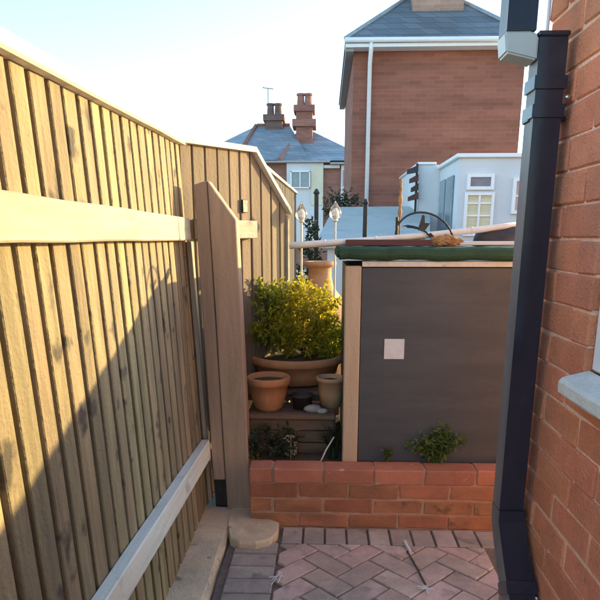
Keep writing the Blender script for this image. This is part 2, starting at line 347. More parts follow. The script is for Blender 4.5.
# herringbone at 45 degrees
S = .0945; g = .003; c45 = math.cos(math.radians(45)); cells = []
for i in range(-60, 60):
    for j in range(-60, 60):
        k = (i - j) % 4
        if k == 0: r = (i, j, 2, 1)
        elif k == 2+1: r = (i, j, 1, 2)
        else: continue
        cells.append(r)
for (i, j, a, b) in cells:
    q = [(i*S+g, j*S+g), ((i+a)*S-g, j*S+g), ((i+a)*S-g, (j+b)*S-g), (i*S+g, (j+b)*S-g)]
    q = [((u-v)*c45 + .12, (u+v)*c45 + 1.33) for u, v in q]
    q = clip(q, -.178, .68, .62, 2.314)
    if q and area(q) > .0012: paver(q, 'paver')

# concrete strip under the fence and the collar round the post
bm = bmesh.new()
ys = [.2 + i*.12 for i in range(21)]
L0 = [[bm.verts.new((x + (R.uniform(-.006, .006) if x > -.5 else 0), yy, z + (R.uniform(-.002, .002) if z > 0 else 0))) for (x, z) in ((-.56, -.03), (-.56, .032), (-.425, .028), (-.408, .012), (-.405, -.03))] for yy in ys]
for a in range(len(ys)-1):
    for k in range(4): bm.faces.new((L0[a][k], L0[a+1][k], L0[a+1][k+1], L0[a][k+1]))
bm.faces.new(L0[0]); bm.faces.new(L0[-1][::-1])
tag(obj('concrete_plinth', bm, 'concrete'), 'rough concrete strip running along the foot of the slatted fence', 'plinth')
bm = bmesh.new(); n = 40; rings = []
fo = [(-.43, 2.66), (-.418, 2.42), (-.392, 2.31), (-.345, 2.262), (-.275, 2.258), (-.222, 2.29), (-.192, 2.36), (-.192, 2.44), (-.225, 2.468), (-.30, 2.50), (-.315, 2.66)]
cc = Vector((-.32, 2.45))
for s_, z in ((1.0, -.02), (1.0, .026), (.975, .034), (.7, .036), (.3, .037)):
    rings.append([bm.verts.new((cc.x+(p[0]-cc.x)*s_, cc.y+(p[1]-cc.y)*s_, z + R.uniform(-.003, .003))) for p in fo])
for a in range(len(rings)-1):
    for k in range(len(fo)): bm.faces.new((rings[a][k], rings[a][(k+1) % len(fo)], rings[a+1][(k+1) % len(fo)], rings[a+1][k]))
bm.faces.new(rings[-1])
bmesh.ops.subdivide_edges(bm, edges=[e for e in bm.edges], cuts=1, use_grid_fill=True)
tag(obj('concrete_footing', bm, 'concrete'), 'rounded beige concrete collar at the foot of the brown post', 'footing')

# ------------------------------------------------------------------ fences
def make_fence(name, label, cat, loc, rot, y0, y1, ztop, m, pitch=.083, gap=.021, rails=(), capm='cap', zb=.03, shade_boards=True, cutfn=None):
    f = thing(name, label, cat, loc, rot)
    y = y0
    while y < y1 - .02:
        jig = [R.uniform(-.006, .006)]; w = pitch + jig[0] - gap + R.uniform(-.002, .002); ye = min(y+w, y1)
        tp = [ztop(y), ztop(ye)]
        bm = bmesh.new(); t = R.uniform(-.0015, .0015); th = .020
        vsx = []
        for xx in (-th, 0.0+t):
            for yy, zt in ((y, tp[0]), (ye, tp[1])):
                for zz in (zb, zt): vsx.append(bm.verts.new((xx + R.uniform(-.001, .001), yy, zz)))
        for q in [(0, 1, 3, 2), (4, 6, 7, 5), (0, 4, 5, 1), (2, 3, 7, 6), (0, 2, 6, 4), (1, 5, 7, 3)]: bm.faces.new([vsx[i] for i in q])
        bmesh.ops.recalc_face_normals(bm, faces=bm.faces)
        bmesh.ops.bevel(bm, geom=[e for e in bm.edges if abs(e.verts[0].co.z - e.verts[1].co.z) > .3], offset=.0025, segments=1, affect='EDGES')
        obj('board', bm, m, f)
        if shade_boards and ye < y1 - .01:
            obj('gap_shade_board', pr([(ye-.02, zb), (min(y+pitch+.02, y1), zb), (min(y+pitch+.02, y1), ztop(y+pitch)-.004), (ye-.02, ztop(ye)-.004)], 'x', -.062, -.046), 'board_grey', f)  # dark boards added behind the gaps, their colour standing in for shade
        y += pitch + jig[-1]
    return f
zt1 = lambda y: 1.600 + .031*(y-1.2)
f1 = make_fence('slatted_fence', 'nearest slatted timber fence panel with pale rails, half sunlit, left of the path', 'fence', (-.545, 0, 0), (0, -.043, 0), .10, 2.715, zt1, 'board')
bm = bmesh.new()
def rail(f, name, m, y0, y1, x0, x1, zf, h, bev=.004):
    bm = bmesh.new(); n = 12; rings = []
    for i in range(n+1):
        y = y0 + (y1-y0)*i/n; z = zf(y) + R.uniform(-.0015, .0015); d = R.uniform(-.001, .001)
        rings.append([bm.verts.new(p) for p in ((x0, y, z), (x1-bev+d, y, z), (x1+d, y, z+bev), (x1+d, y, z+h-bev), (x1-bev+d, y, z+h), (x0, y, z+h))])
    for i in range(n):
        for k in range(6): bm.faces.new((rings[i][k], rings[i+1][k], rings[i+1][(k+1) % 6], rings[i][(k+1) % 6]))
    bm.faces.new(rings[0]); bm.faces.new(rings[-1][::-1])
    return obj(name, bm, m, f)
rail(f1, 'rail', 'rail', .10, 2.56, .003, .040, lambda y: 1.256, .090)
rail(f1, 'rail', 'rail_low', .10, 2.60, .003, .042, lambda y: .32 - .036*(y-1.4), .088)
rail(f1, 'capping', 'cap', .10, 2.70, -.066, .030, lambda y: zt1(y)+.001, .038, .006)
obj('batten', bx(.003, .022, 2.625, 2.68, .05, 1.25, .002), 'shed_timber', f1)

# brown post between the first two panels
p = thing('fence_post', 'tall brown fence post with sloping top set in concrete', 'post', (-.42, 2.58, .02), (0, -.028, 0))
bm = pr([(-.025, 0), (.085, 0), (.085, 1.315), (-.025, 1.478)], 'y', 0, .10)
bmesh.ops.bevel(bm, geom=list(bm.edges), offset=.004, segments=1, affect='EDGES')
obj('post_shaft', bm, 'post', p)
bm = pr([(-.083, .155), (-.028, .155), (-.028, 1.476), (-.083, 1.462)], 'y', .004, .09)
bmesh.ops.bevel(bm, geom=list(bm.edges), offset=.003, segments=1, affect='EDGES')
obj('side_batten', bm, 'post', p)
obj('gap_shade_block', bx(-.085, -.027, .03, .09, .0, .153, .002), 'iron', p)  # dark block added to stand for the black shaded gap beside the post

# second panel, turned towards the garden, with its raked end
A2 = Vector((-.612, 2.655)); B2 = Vector((-.205, 3.40)); d2 = B2 - A2; L2 = d2.length
rot2 = -math.atan2(d2.x, d2.y)
def zt2(y):
    t = y/L2
    if t < .62: return 1.650 + .02*t/.62
    return 1.670 - (1.670-1.385)*(t-.62)/.38
f2 = make_fence('turned_fence', 'short sunlit fence panel with raked end behind the brown post', 'fence', (A2.x, A2.y, 0), (0, 0, rot2), 0, L2-.018, zt2, 'board_far', pitch=.088, gap=.011, zb=.02)
rail(f2, 'rail', 'rail', .07, .50, .003, .040, lambda y: 1.262, .085)
obj('batten', bx(.004, .035, .19, .25, .3, 1.258, .003), 'rail', f2)
obj('end_trim', bx(-.03, .012, L2-.018, L2, .25, 1.385, .002), 'rail', f2)
bm = bmesh.new(); rings = []
for y in (-.01, .1, .2, .3, .4, .62*L2, .62*L2+.05, .8*L2, L2+.004):
    z = zt2(min(max(y, 0), L2))
    rings.append([bm.verts.new(q) for q in ((-.045, y, z+.001), (.026, y, z+.001), (.026, y, z+.026), (-.045, y, z+.026))])
for i in range(len(rings)-1):
    for k in range(4): bm.faces.new((rings[i][k], rings[i+1][k], rings[i+1][(k+1) % 4], rings[i][(k+1) % 4]))
bm.faces.new(rings[0]); bm.faces.new(rings[-1][::-1])
obj('capping', bm, 'cap', f2)
obj('rail_bracket', bx(.002, .014, .42, .46, 1.385, 1.445, .002), 'iron', f2)
# third panel, further down the garden, in the dark grey board tone
A3 = Vector((-.385, 3.12)); B3 = Vector((-.285, 6.1)); d3 = B3 - A3
f3 = make_fence('dark_grey_fence', 'long dark grey fence running down the garden behind the raked panel', 'fence', (A3.x, A3.y, 0), (0, 0, -math.atan2(d3.x, d3.y)), 0, d3.length, lambda y: 1.655+.02*y/3, 'board_grey', pitch=.10, gap=.008, zb=.2)
rail(f3, 'capping', 'cap', 0, d3.length, -.035, .02, lambda y: 1.657+.02*y/3, .02, .004)

# ------------------------------------------------------------------ brick planter wall
BRK = []
def brick_meshes(L, D, Hh, m, n=5):
    out = []
    for k in range(n):
        bm = bx(-L/2, L/2, 0, D, 0, Hh, .004, .0027)
        me = bpy.data.meshes.new('brick'); bmesh.ops.recalc_face_normals(bm, faces=bm.faces); bm.to_mesh(me); bm.free(); me.materials.append(M[m]); out.append(me)
    return out
pw = thing('planter_wall', 'low red-brown brick planter wall across the end of the path', 'wall', (0, 2.47, 0))
obj('mortar_core', bx(-.322, 1.60, .004, .098, -.02, .276), 'mortar_low', pw)
low = brick_meshes(.214, .1, .0625, 'brick_low'); topb = brick_meshes(.214, .104, .067, 'brick_top'); lowh = brick_meshes(.10, .1, .0625, 'brick_low', 3); toph = brick_meshes(.10, .104, .067, 'brick_top', 2)
for c in range(4):
    x = -.325 - (.112 if c % 2 else 0)
    while x < 1.55:
        hd = x < -.33
        o = obj('brick', R.choice((toph if c == 3 else lowh) if hd else (topb if c == 3 else low)), None, pw)
        o.location = (x+(.112+.05 if hd else .1065), R.uniform(-.002, .002) - (.004 if c == 3 else 0), .003+c*.070)
        x += .2215

# ------------------------------------------------------------------ low dark shed behind the planter
XS = 2.25
sh = thing('low_shed', 'low dark grey panelled shed with green felt roof behind the brick planter', 'shed', (0, 2.585, .25))
obj('front_panel', bx(.158, XS, 0, .018, .0, .893, .001), 'panel', sh)
obj('corner_post', bx(.088, .155, -.012, .055, .0, .900, .004), 'shed_timber', sh)
obj('top_trim', bx(.157, XS, -.012, -.001, .897, .920, .002), 'sill', sh)
obj('side_panel', bx(.092, .110, .058, .62, .0, .900), 'panel', sh)
obj('back_panel', bx(.112, XS, .60, .618, .0, .900), 'panel', sh)
obj('end_panel', bx(XS+.002, XS+.02, 0, .62, .0, .900), 'panel', sh)
bm = pr([(-.035, .934), (-.040, .945), (-.036, .969), (-.020, .978), (.2, .980), (.64, .970), (.65, .935), (.64, .924), (-.02, .924)], 'x', .050, XS+.05)
bmesh.ops.bevel(bm, geom=[e for e in bm.edges if abs(e.verts[0].co.x-e.verts[1].co.x) < .001], offset=.012, segments=2, affect='EDGES')
bmesh.ops.subdivide_edges(bm, edges=[e for e in bm.edges if abs(e.verts[0].co.x-e.verts[1].co.x) > 1], cuts=60)
for v in bm.verts:
    k_ = math.sin(v.co.x*23+v.co.y*9)+.6*math.sin(v.co.x*61+1.3)+.5*math.sin(v.co.x*7.7)
    v.co.z += .0022*k_ + R.uniform(-.001, .001); v.co.y += .0018*k_
obj('felt_roof', bm, 'felt', sh)
obj('paper_notice', bx(.262, .348, -.0035, -.0005, .502, .590), 'paper', sh)

# things lying and standing on the shed roof
ZR = .25 + .980
tag(obj('red_plank', bx(.09, .46, 2.66, 2.74, ZR+.001, ZR+.028, .003, .001), 'red_board'), 'dark red plank lying along the green shed roof', 'plank')
tag(obj('white_plank', bx(.47, 1.35, 2.80, 2.90, ZR+.002, ZR+.020, .003, .001), 'white_board'), 'white plank lying on the shed roof beside the rusty lump', 'plank')
bm = bmesh.new(); c0 = Vector((-.150, 2.62, 1.233)); c1 = at(517, 225, 2.93)
pts = []
for i in range(15):
    t = i/14; pts.append(c0.lerp(c1, t) + Vector((0, 0, -.010*math.sin(math.pi*t))))
tube(bm, pts, .0145, 8)
for i in range(2, 13, 3): tube(bm, [pts[i]-Vector((.004, 0, 0)), pts[i]+Vector((.004, 0, 0))], .0165, 8)
cane = tag(obj('garden_cane', bm, 'bamboo', smooth=True), 'long pale cane lying above the green shed roof, overhanging its left end', 'cane')
# rusty lump
bm = bmesh.new(); bmesh.ops.create_icosphere(bm, subdivisions=3, radius=1)
for v in bm.verts:
    k = 1 + .22*math.sin(v.co.x*7+1)*math.cos(v.co.y*6)+R.uniform(-.10, .10); v.co = Vector((v.co.x*.062*k, v.co.y*.03*k, max(v.co.z, -.7)*.027*k))
o = tag(obj('rusty_lump', bm, 'rust'), 'rusty brown lump of metal on the shed roof', 'ornament'); o.location = (.522, 2.70, ZR+.020)
# dark cover heap
bm = bmesh.new(); bmesh.ops.create_icosphere(bm, subdivisions=4, radius=1)
for v in bm.verts:
    k = 1 + .10*math.sin(v.co.x*5+2)*math.cos(v.co.z*4) + R.uniform(-.02, .02); v.co = Vector((v.co.x*.135*k, v.co.y*.10*k, max(v.co.z, -.15)*.085*k))
o = tag(obj('dark_sack', bm, 'darkpot', smooth=True), 'dark sack heaped on the shed roof next to the downpipe', 'sack'); o.location = (.83, 2.95, ZR+.010)
# hoop ornament with bird
hp = thing('bird_ornament', 'dark metal hoop ornament with a flying bird, on the shed roof', 'ornament', (.40, 2.78, ZR))
bm = bmesh.new()
tube(bm, [(-.085+.26*(.5-.5*math.cos(math.pi*i/18))-.0, 0, .145*math.sin(math.pi*(.10+.90*i/18))) for i in range(19)], .0045, 6)
obj('hoop', bm, 'iron', hp)
bm = bmesh.new(); tube(bm, [(-.078, 0, -.0), (-.080, 0, .125)], .0075, 6); obj('stake', bm, 'iron', hp)
bm = bmesh.new()
tube(bm, [(-.055, 0, .085), (-.03, 0, .082), (0, 0, .075), (.03, 0, .06), (.055, 0, .035)], .007, 6, .003)
prism(bm, [(-.005, .078), (.010, .135), (.020, .130), (.024, .075)], 'y', -.003, .003)
prism(bm, [(-.01, .070), (.015, .10), (.045, .098), (.02, .06)], 'y', -.006, -.0032)
prism(bm, [(.040, .05), (.060, .020), (.072, .035), (.05, .058)], 'y', -.003, .003)
prism(bm, [(-.055, .082), (-.078, .086), (-.055, .091)], 'y', -.002, .002)
bmesh.ops.translate(bm, verts=bm.verts, vec=(0.02, 0, 0))
obj('bird', bm, 'iron', hp)
# twisted finial on a stake
bm = bmesh.new(); b0 = at(399, 237, 3.0)
lathe(bm, [(.004, 0), (.004, .13), (.007, .135), (.011, .16), (.004, .175), (.009, .20), (.011, .215), (.005, .235), (.008, .26), (.004, .275), (.007, .29), (.0015, .315)], (0, 0, 0), 10)
o = tag(obj('twisted_finial', bm, 'rust', smooth=True), 'thin rusty turned finial standing beside the hoop ornament', 'finial'); o.location = (b0.x, 3.0, ZR)
# solar bulbs on stakes
def bulb(px, py, Y, label):
    P = at(px, py, Y); t = thing('garden_light', label, 'garden light', (P.x, Y, .262), group='glass bulb garden lights')
    zc = P.z - .262
    bm = bmesh.new(); tube(bm, [(0, 0, -.02), (0, 0, zc-.035)], .0055, 8); obj('stake', bm, 'bamboo', t)
    bm = lathe(bmesh.new(), [(.009, -.042), (.024, -.036), (.033, -.016), (.032, .004), (.021, .026), (.009, .044), (.002, .060)], (0, 0, zc), 16); obj('bulb', bm, 'bulb', t, True)
    bm = lathe(bmesh.new(), [(.011, -.050), (.014, -.046), (.014, -.040), (.010, -.037)], (0, 0, zc), 12); obj('collar', bm, 'steel', t)
    bm = lathe(bmesh.new(), [(.005, -.036), (.015, -.020), (.014, 0), (.004, .018)], (0, 0, zc), 10); obj('filament_core', bm, 'upvc', t)
bulb(301.5, 213, 3.4, 'clear glass bulb light on a stake, nearest the fence')
bulb(335.5, 212, 3.4, 'clear glass bulb light on a stake, beside the shed corner')

# ------------------------------------------------------------------ garden between post and shed
st = thing('timber_step', 'stepped brown timber plant stand holding the terracotta pots', 'plant stand', (0, 0, .25))
for zz in (0, .06, .12):
    obj('plank', bx(-.36+R.uniform(-.01, .01), .05+R.uniform(-.02, .0), 2.735+R.uniform(-.004, .004), 2.755, zz+.002, zz+.055, .003, .001), 'plank', st)
for k in range(4):
    obj('plank', bx(-.365, .055, 2.72+k*.062, 2.776+k*.062, .178, .196, .003, .001), 'plank', st)
for zz in (.198,):
    obj('plank', bx(-.40, .075, 2.985, 3.003, zz, zz+.046, .003, .001), 'plank', st)
for k in range(6):
    obj('plank', bx(-.42, .085, 2.97+k*.07, 3.034+k*.07, .232, .250, .003, .001), 'plank', st)
for (px_, py_) in ((-.35, 2.78), (.03, 2.78), (-.40, 3.36), (.06, 3.36)):
    obj('leg', bx(px_, px_+.03, py_, py_+.03, .0, .176 if py_ < 3 else .230), 'plank', st)
def pot(name, label, loc, prof, m, soil_r=None, soil_z=None, group=None):
    t = thing(name, label, 'pot', loc, group=group)
    obj('pot_body', lathe(bmesh.new(), prof), m, t, True)
    if soil_r: obj('soil_fill', lathe(bmesh.new(), [(soil_r, soil_z-.01), (soil_r, soil_z), (soil_r*.5, soil_z+.008), (.004, soil_z+.01)], seg=20), 'soil', t)
    return t
pot('terracotta_pot', 'round terracotta pot with pale mossy base, in front of the wide bowl', (-.268, 2.835, .446),
    [(.060, 0), (.072, .02), (.088, .08), (.096, .128), (.104, .130), (.108, .140), (.108, .160), (.101, .168), (.094, .166), (.090, .14), (.05, .12)], 'terra', .089, .143)
pot('terracotta_bowl', 'wide shallow terracotta bowl holding the golden shrub', (-.152, 3.23, .501),
    [(.17, 0), (.20, .012), (.228, .06), (.240, .108), (.258, .112), (.266, .122), (.266, .148), (.255, .156), (.240, .152), (.225, .12), (.1, .10)], 'terra', .225, .130)
pot('dark_pot', 'small dark plastic pot tucked under the wide bowl', (-.105, 2.86, .446), [(.045, 0), (.052, .06), (.058, .062), (.058, .072), (.050, .072), (.045, .05), (.02, .045)], 'darkpot', .046, .056)
pot('saucer_pot', 'pale upright terracotta pot at the right end of the stand', (.035, 2.90, .446), [(.050, 0), (.058, .07), (.066, .13), (.072, .132), (.072, .15), (.064, .152), (.058, .12), (.02, .11)], 'terra_pale', .06, .13)
for (sx, sy, r, lb) in ((-.05, 2.80, .035, 'larger pale stone lying on the timber stand'), (-.005, 2.78, .022, 'smaller pale stone lying on the timber stand')):
    bm = bmesh.new(); bmesh.ops.create_icosphere(bm, subdivisions=2, radius=r)
    for v in bm.verts: v.co = Vector((v.co.x*1.3, v.co.y, max(v.co.z*.6, -r*.4)))*(1+R.uniform(-.07, .07))
    o = tag(obj('stone', bm, 'stone', smooth=True), lb, 'stone'); o.location = (sx, sy, .446+r*.36)
# chimney-pot urn behind the shrub
pot('terracotta_urn', 'tall terracotta chimney pot with flared shoulders behind the golden shrub', (-.030, 3.85, .26),
    [(.20, 0), (.20, .42), (.195, .50), (.18, .56), (.145, .63), (.088, .70), (.074, .76), (.072, .82), (.076, .825), (.102, .835), (.104, .855), (.095, .862), (.070, .860), (.055, .80), (.03, .78)], 'terra_pale')

def shrub(name, label, loc, rx, ry, rz, n, l, w, m, stems=6, zc=0, shape=None, cat='shrub'):
    t = thing(name, label, cat, loc)
    bm = bmesh.new(); tips = []
    for k in range(stems):
        a = 2*math.pi*k/stems + R.uniform(-.4, .4); rr = R.uniform(.3, .8)
        e = Vector((math.cos(a)*rx*rr, math.sin(a)*ry*rr, zc + rz*R.uniform(.3, .8)))
        tube(bm, [(0, 0, -.01), (e.x*.35, e.y*.35, e.z*.5), e], .004, 5, .0012)
    obj('stem', bm, 'bark', t)
    bm = bmesh.new()
    # leaves gathered on many short twigs
    tw = max(8, n//14)
    for _ in range(tw):
        d = rdir(); rad = R.uniform(.35, 1.0)**.6*(1+R.uniform(-.16, .16))
        c = Vector((d.x*rx*rad, d.y*ry*rad, zc + d.z*rz*rad))
        if shape: c = shape(c)
        if c.z < .0: c.z = abs(c.z)*.5
        ax = (Vector((d.x, d.y, d.z*.5+.6))).normalized()
        for j in range(14):
            q = c + ax*(j/14*l*3.0) + rdir()*l*.25
            leaf(bm, q, (ax*.5 + rdir()), l*R.uniform(.4, 1.55), w*R.uniform(.55, 1.35))
    obj('crown', bm, m, t)
    return t
shrub('golden_shrub', 'bright golden yellow shrub growing in the wide terracotta bowl', (-.115, 3.24, .630), .155, .14, .18, 4800, .027, .017, 'leaf_gold', 9, .185)
shrub('green_shrub', 'light green shrub at the left of the golden shrub, by the post', (-.325, 3.20, .630), .115, .10, .19, 2000, .028, .017, 'leaf_lime', 7, .19)
shrub('lime_shrub', 'lime green low shrub to the right of the golden shrub', (.045, 3.27, .630), .10, .09, .10, 1700, .026, .016, 'leaf_lime', 6, .07)
shrub('dark_ground_plant', 'low dark green plant with cream blooms at the planter corner', (-.24, 2.665, .262), .115, .045, .06, 700, .022, .013, 'leaf_dark', 6, .05)
tf = bmesh.new()
for k in range(26):
    c = Vector((R.uniform(-.175, -.125), R.uniform(2.615, 2.645), .262+R.uniform(.01, .12)))
    for j in range(5): leaf(tf, c, rdir(), .011, .008)
tube(tf, [(-.15, 2.63, .25), (-.148, 2.63, .37)], .002, 5)
tag(obj('cream_flower', tf, 'flower'), 'cluster of cream flowers just behind the planter wall', 'flower')
# strappy plant by the shed post
t = thing('strappy_plant', 'dark green strap-leaved plant beside the shed corner post', 'plant', (.045, 2.665, .262))
bm = bmesh.new()
for k in range(60):
    a = R.uniform(0, 6.28); l = R.uniform(.12, .27); s_ = Vector((math.cos(a+1.57), math.sin(a+1.57), 0))*R.uniform(.004, .008)
    o0 = Vector((R.uniform(-.02, .02), R.uniform(-.02, .02), 0)); out = Vector((math.cos(a)*.055, math.sin(a)*.035, 0)); prev = None
    for j in range(5):
        u = j/4; c = o0 + out*u*u*1.3 + Vector((0, 0, l*(u-.35*u*u*u))); ww = s_*(1-u*.85)
        pair = (bm.verts.new(c-ww), bm.verts.new(c+ww))
        if prev: bm.faces.new((prev[0], prev[1], pair[1], pair[0]))
        prev = pair
obj('foliage', bm, 'leaf_dark', t)
bm = bmesh.new(); tube(bm, [at(320, 463, 2.60), at(326, 450, 2.61), at(334, 437, 2.64)], .0035, 6)
tag(obj('dry_stick', bm, 'bamboo'), 'short pale stick leaning over the planter beside the shed post', 'stick')
# plants growing on the planter wall
def herb(name, label, X, Y, z, h_, spread, nst, ll, m):
    t = thing(name, label, 'plant', (X, Y, z))
    bs = bmesh.new(); bl = bmesh.new()
    for k in range(nst):
        a = R.uniform(0, 6.28); r = spread*math.sqrt(R.uniform(.02, 1)); hh = h_*R.uniform(.55, 1)*(1-.35*(r/spread)**2)
        e = Vector((math.cos(a)*r, math.sin(a)*r*.4-.01, hh)); m_ = Vector((e.x*.45, e.y*.45, hh*.6))
        tube(bs, [(0, 0, -.01), m_, e], .0016, 5, .0008)
        for j in range(16):
            u = R.uniform(.25, 1.02); c = Vector((0, 0, 0)).lerp(m_, min(u*2, 1)) if u < .5 else m_.lerp(e, min(1, u*2-1))
            leaf(bl, c, rdir()+Vector((0, -.2, .3)), ll*R.uniform(.6, 1.2), ll*.5)
    obj('stem', bs, 'leaf_green', t); obj('foliage', bl, m, t)
herb('leafy_weed', 'bushy green weed growing on top of the planter wall', .505, 2.565, .275, .19, .135, 40, .032, 'leaf_green')
herb('small_weed', 'tiny green sprig growing on the planter wall left of the bushy weed', .292, 2.570, .275, .100, .016, 4, .022, 'leaf_green')

# ------------------------------------------------------------------ bits lying on the paving
bm = bmesh.new(); tube(bm, [(.352, 2.262, .006), (.371, 2.15, .006), (.388, 2.02, .006)], .004, 6)
tag(obj('dark_stick', bm, 'bark'), 'thin dark stick lying across the herringbone pavers', 'stick')
bm = bmesh.new(); tube(bm, [(.365, 2.26, .007), (.357, 2.30, .008), (.352, 2.345, .008)], .0065, 6)
tag(obj('white_peg', bm, 'white_board'), 'short white peg at the end of the dark stick', 'peg')
def twig(loc, label, sc=1.0):
    bm = bmesh.new()
    for k in range(5):
        a = R.uniform(0, 3.14); l = R.uniform(.025, .05)*sc; c = Vector((R.uniform(-.01, .01), R.uniform(-.01, .01), .0025+k*.002)); d = Vector((math.cos(a), math.sin(a), 0))*l
        tube(bm, [c-d, c+d*.3+Vector((.003, .004, .001)), c+d], .0022, 5)
    o = tag(obj('white_twig', bm, 'white_board'), label, 'twig'); o.location = loc
twig((-.165, 2.04, .004), 'tangle of white twigs on the path edge by the grey border pavers')
twig((.385, 1.985, .004), 'white twigs at the near end of the dark stick', .8)

# ------------------------------------------------------------------ the house on the right
W = .558; YC = 1.70
hs = thing('brick_house', 'red brick house wall with window sill on the right of the path', 'house', (0, 0, 0))
YJ = 1.2825; ZS = .988; ZH = 2.2
bm = bmesh.new()
box(bm, W+.0048, 5.2, -2.2, YC-.004, -.05, ZS-.03)
box(bm, W+.0048, 5.2, YJ+.004, YC-.004, ZS-.03, ZH)
box(bm, W+.006, 5.2, -2.2, .30, ZS-.03, ZH)
box(bm, W+.0048, 5.2, -2.2, YC-.004, ZH, 2.75)
box(bm, W+.6, 5.2, .3, YJ+.004, ZS-.03, ZH)
obj('wall_core', bm, 'mortar', hs)
def hb(l, n=4): return brick_meshes(l, .08, .0695, 'brick', n)
full = hb(.2025); cache = {}
LP = .2095
def put(y0, y1, z):
    l = y1-y0
    if abs(l-.2025) < .002: me = R.choice(full)
    else:
        key = round(l, 3)
        if key not in cache: cache[key] = hb(l, 2)
        me = R.choice(cache[key])
    o = obj('brick', me, None, hs); o.rotation_euler = (0, 0, -math.pi/2); o.location = (W + R.uniform(-.0012, .0012), (y0+y1)/2, z)
stuffb = bmesh.new()
for k in range(-17, 20):
    z0 = 1.2615 + .075*k + .0028
    if z0 > 2.70: break
    off = 1.378 if k % 2 else 1.280
    n0 = math.floor((-2.15-off)/LP)
    yj = off + n0*LP
    while yj < YC:
        a, b = yj+.0035, min(yj+LP-.0035, YC)
        segs = [(a, b)]
        if ZS-.03 < z0+.06 and z0 < ZH:
            segs = []
            if b > YJ+.01: segs.append((max(a, YJ), b))
            if a < .30: segs.append((a, min(b, .30)))
        for (s0, s1) in segs:
            if s1-s0 < .02: continue
            if s0 > -.05: put(s0, s1, z0)
            else: box(stuffb, W, W+.05, s0, s1, z0, z0+.0695)
        yj += LP
so = obj('brickwork_beyond', stuffb, 'brick', hs); so['kind'] = 'stuff'
win = obj('window_frame', bx(W+.014, W+.070, YJ-.075, YJ-.002, ZS, ZH, .006), 'upvc', hs)
bm = bmesh.new(); box(bm, W+.014, W+.070, .30, .37, ZS, ZH, .006); obj('window_frame', bm, 'upvc', hs)
bm = bmesh.new(); box(bm, W+.016, W+.068, .372, YJ-.077, ZS, ZS+.07, .006); obj('window_frame', bm, 'upvc', hs)
bm = bmesh.new(); box(bm, W+.016, W+.068, .372, YJ-.077, ZH-.07, ZH, .006); obj('window_frame', bm, 'upvc', hs)
obj('window_pane', bx(W+.040, W+.046, .373, YJ-.078, ZS+.072, ZH-.072), 'glass', hs)
obj('room_back', bx(W+.58, W+.598, .32, YJ, ZS, ZH), 'room', hs)
bm = pr([(W+.012, ZS-.001), (W-.028, ZS-.012), (W-.044, ZS-.016), (W-.050, ZS-.024), (W-.050, ZS-.046), (W-.044, ZS-.052), (W-.004, ZS-.052), (W+.012, ZS-.050)], 'y', .26, YJ+.002)
bmesh.ops.subdivide_edges(bm, edges=[e for e in bm.edges if abs(e.verts[0].co.y-e.verts[1].co.y) > .5], cuts=14)
for v in bm.verts: v.co += Vector((R.uniform(-.0014, .0014), 0, R.uniform(-.0014, .0014)))
obj('window_sill', bm, 'sill', hs)
obj('roof', pr([(W-.02, 2.752), (5.4, 2.752), (5.4, 2.95), (W-.02, 2.80)], 'y', -2.3, YC+.12), 'slate', hs)

# downpipe
dp = thing('downpipe', 'black square downpipe with offset bends at the corner of the brick house', 'downpipe', (.505, 1.532, 0))
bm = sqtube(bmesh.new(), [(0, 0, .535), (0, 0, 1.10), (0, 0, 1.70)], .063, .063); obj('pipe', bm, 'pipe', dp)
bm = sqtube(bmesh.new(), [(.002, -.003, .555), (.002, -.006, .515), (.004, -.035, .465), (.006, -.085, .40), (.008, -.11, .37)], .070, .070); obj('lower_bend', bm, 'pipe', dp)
bm = sqtube(bmesh.new(), [(.008, -.10, .385), (.008, -.118, .36)], .078, .078); obj('socket', bm, 'pipe', dp)
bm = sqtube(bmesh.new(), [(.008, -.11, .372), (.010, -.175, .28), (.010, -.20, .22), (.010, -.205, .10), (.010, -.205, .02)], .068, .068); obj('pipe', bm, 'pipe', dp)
for z in (1.605, 1.545):
    bm = sqtube(bmesh.new(), [(0, 0, z-.012), (0, 0, z+.016)], .073, .073); obj('collar', bm, 'pipe', dp)
obj('bracket', bx(-.036, .051, -.008, .036, 1.528, 1.541, .002), 'pipe', dp)
for (sx, sy, sz) in ((.040, -.034, 1.575), (.043, -.152, .372), (.015, -.162, .368)):
    bm = bmesh.new(); bmesh.ops.create_icosphere(bm, subdivisions=2, radius=.0055); bmesh.ops.translate(bm, verts=bm.verts, vec=(sx, sy, sz)); obj('screw', bm, 'steel', dp, True)
bm = bmesh.new(); prism(bm, [(-.110, 1.712), (-.104, 1.668), (-.034, 1.652), (-.034, 1.703), (-.05, 1.712)], 'y', -.034, .032)
bmesh.ops.bevel(bm, geom=list(bm.edges), offset=.004, segments=2, affect='EDGES')
obj('offset_bend', bm, 'pipe_pale', dp)
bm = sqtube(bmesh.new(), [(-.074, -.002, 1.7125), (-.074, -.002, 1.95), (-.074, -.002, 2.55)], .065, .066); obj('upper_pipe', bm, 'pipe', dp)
obj('top_cap', bx(-.036, .035, -.036, .035, 1.701, 1.712, .003), 'pipe', dp)
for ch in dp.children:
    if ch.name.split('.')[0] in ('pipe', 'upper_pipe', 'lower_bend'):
        ch.data.materials.append(M['pipe_sheen'])  # reflected sky sheen is painted on the left-facing sides
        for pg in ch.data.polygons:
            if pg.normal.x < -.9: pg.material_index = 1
bm = bmesh.new(); tube(bm, [(.552, 1.694, .9), (.551, 1.695, 1.6), (.552, 1.694, 2.74)], .005, 8)
tag(obj('white_cable', bm, 'upvc'), 'thin white cable running up the house corner beside the downpipe', 'cable')

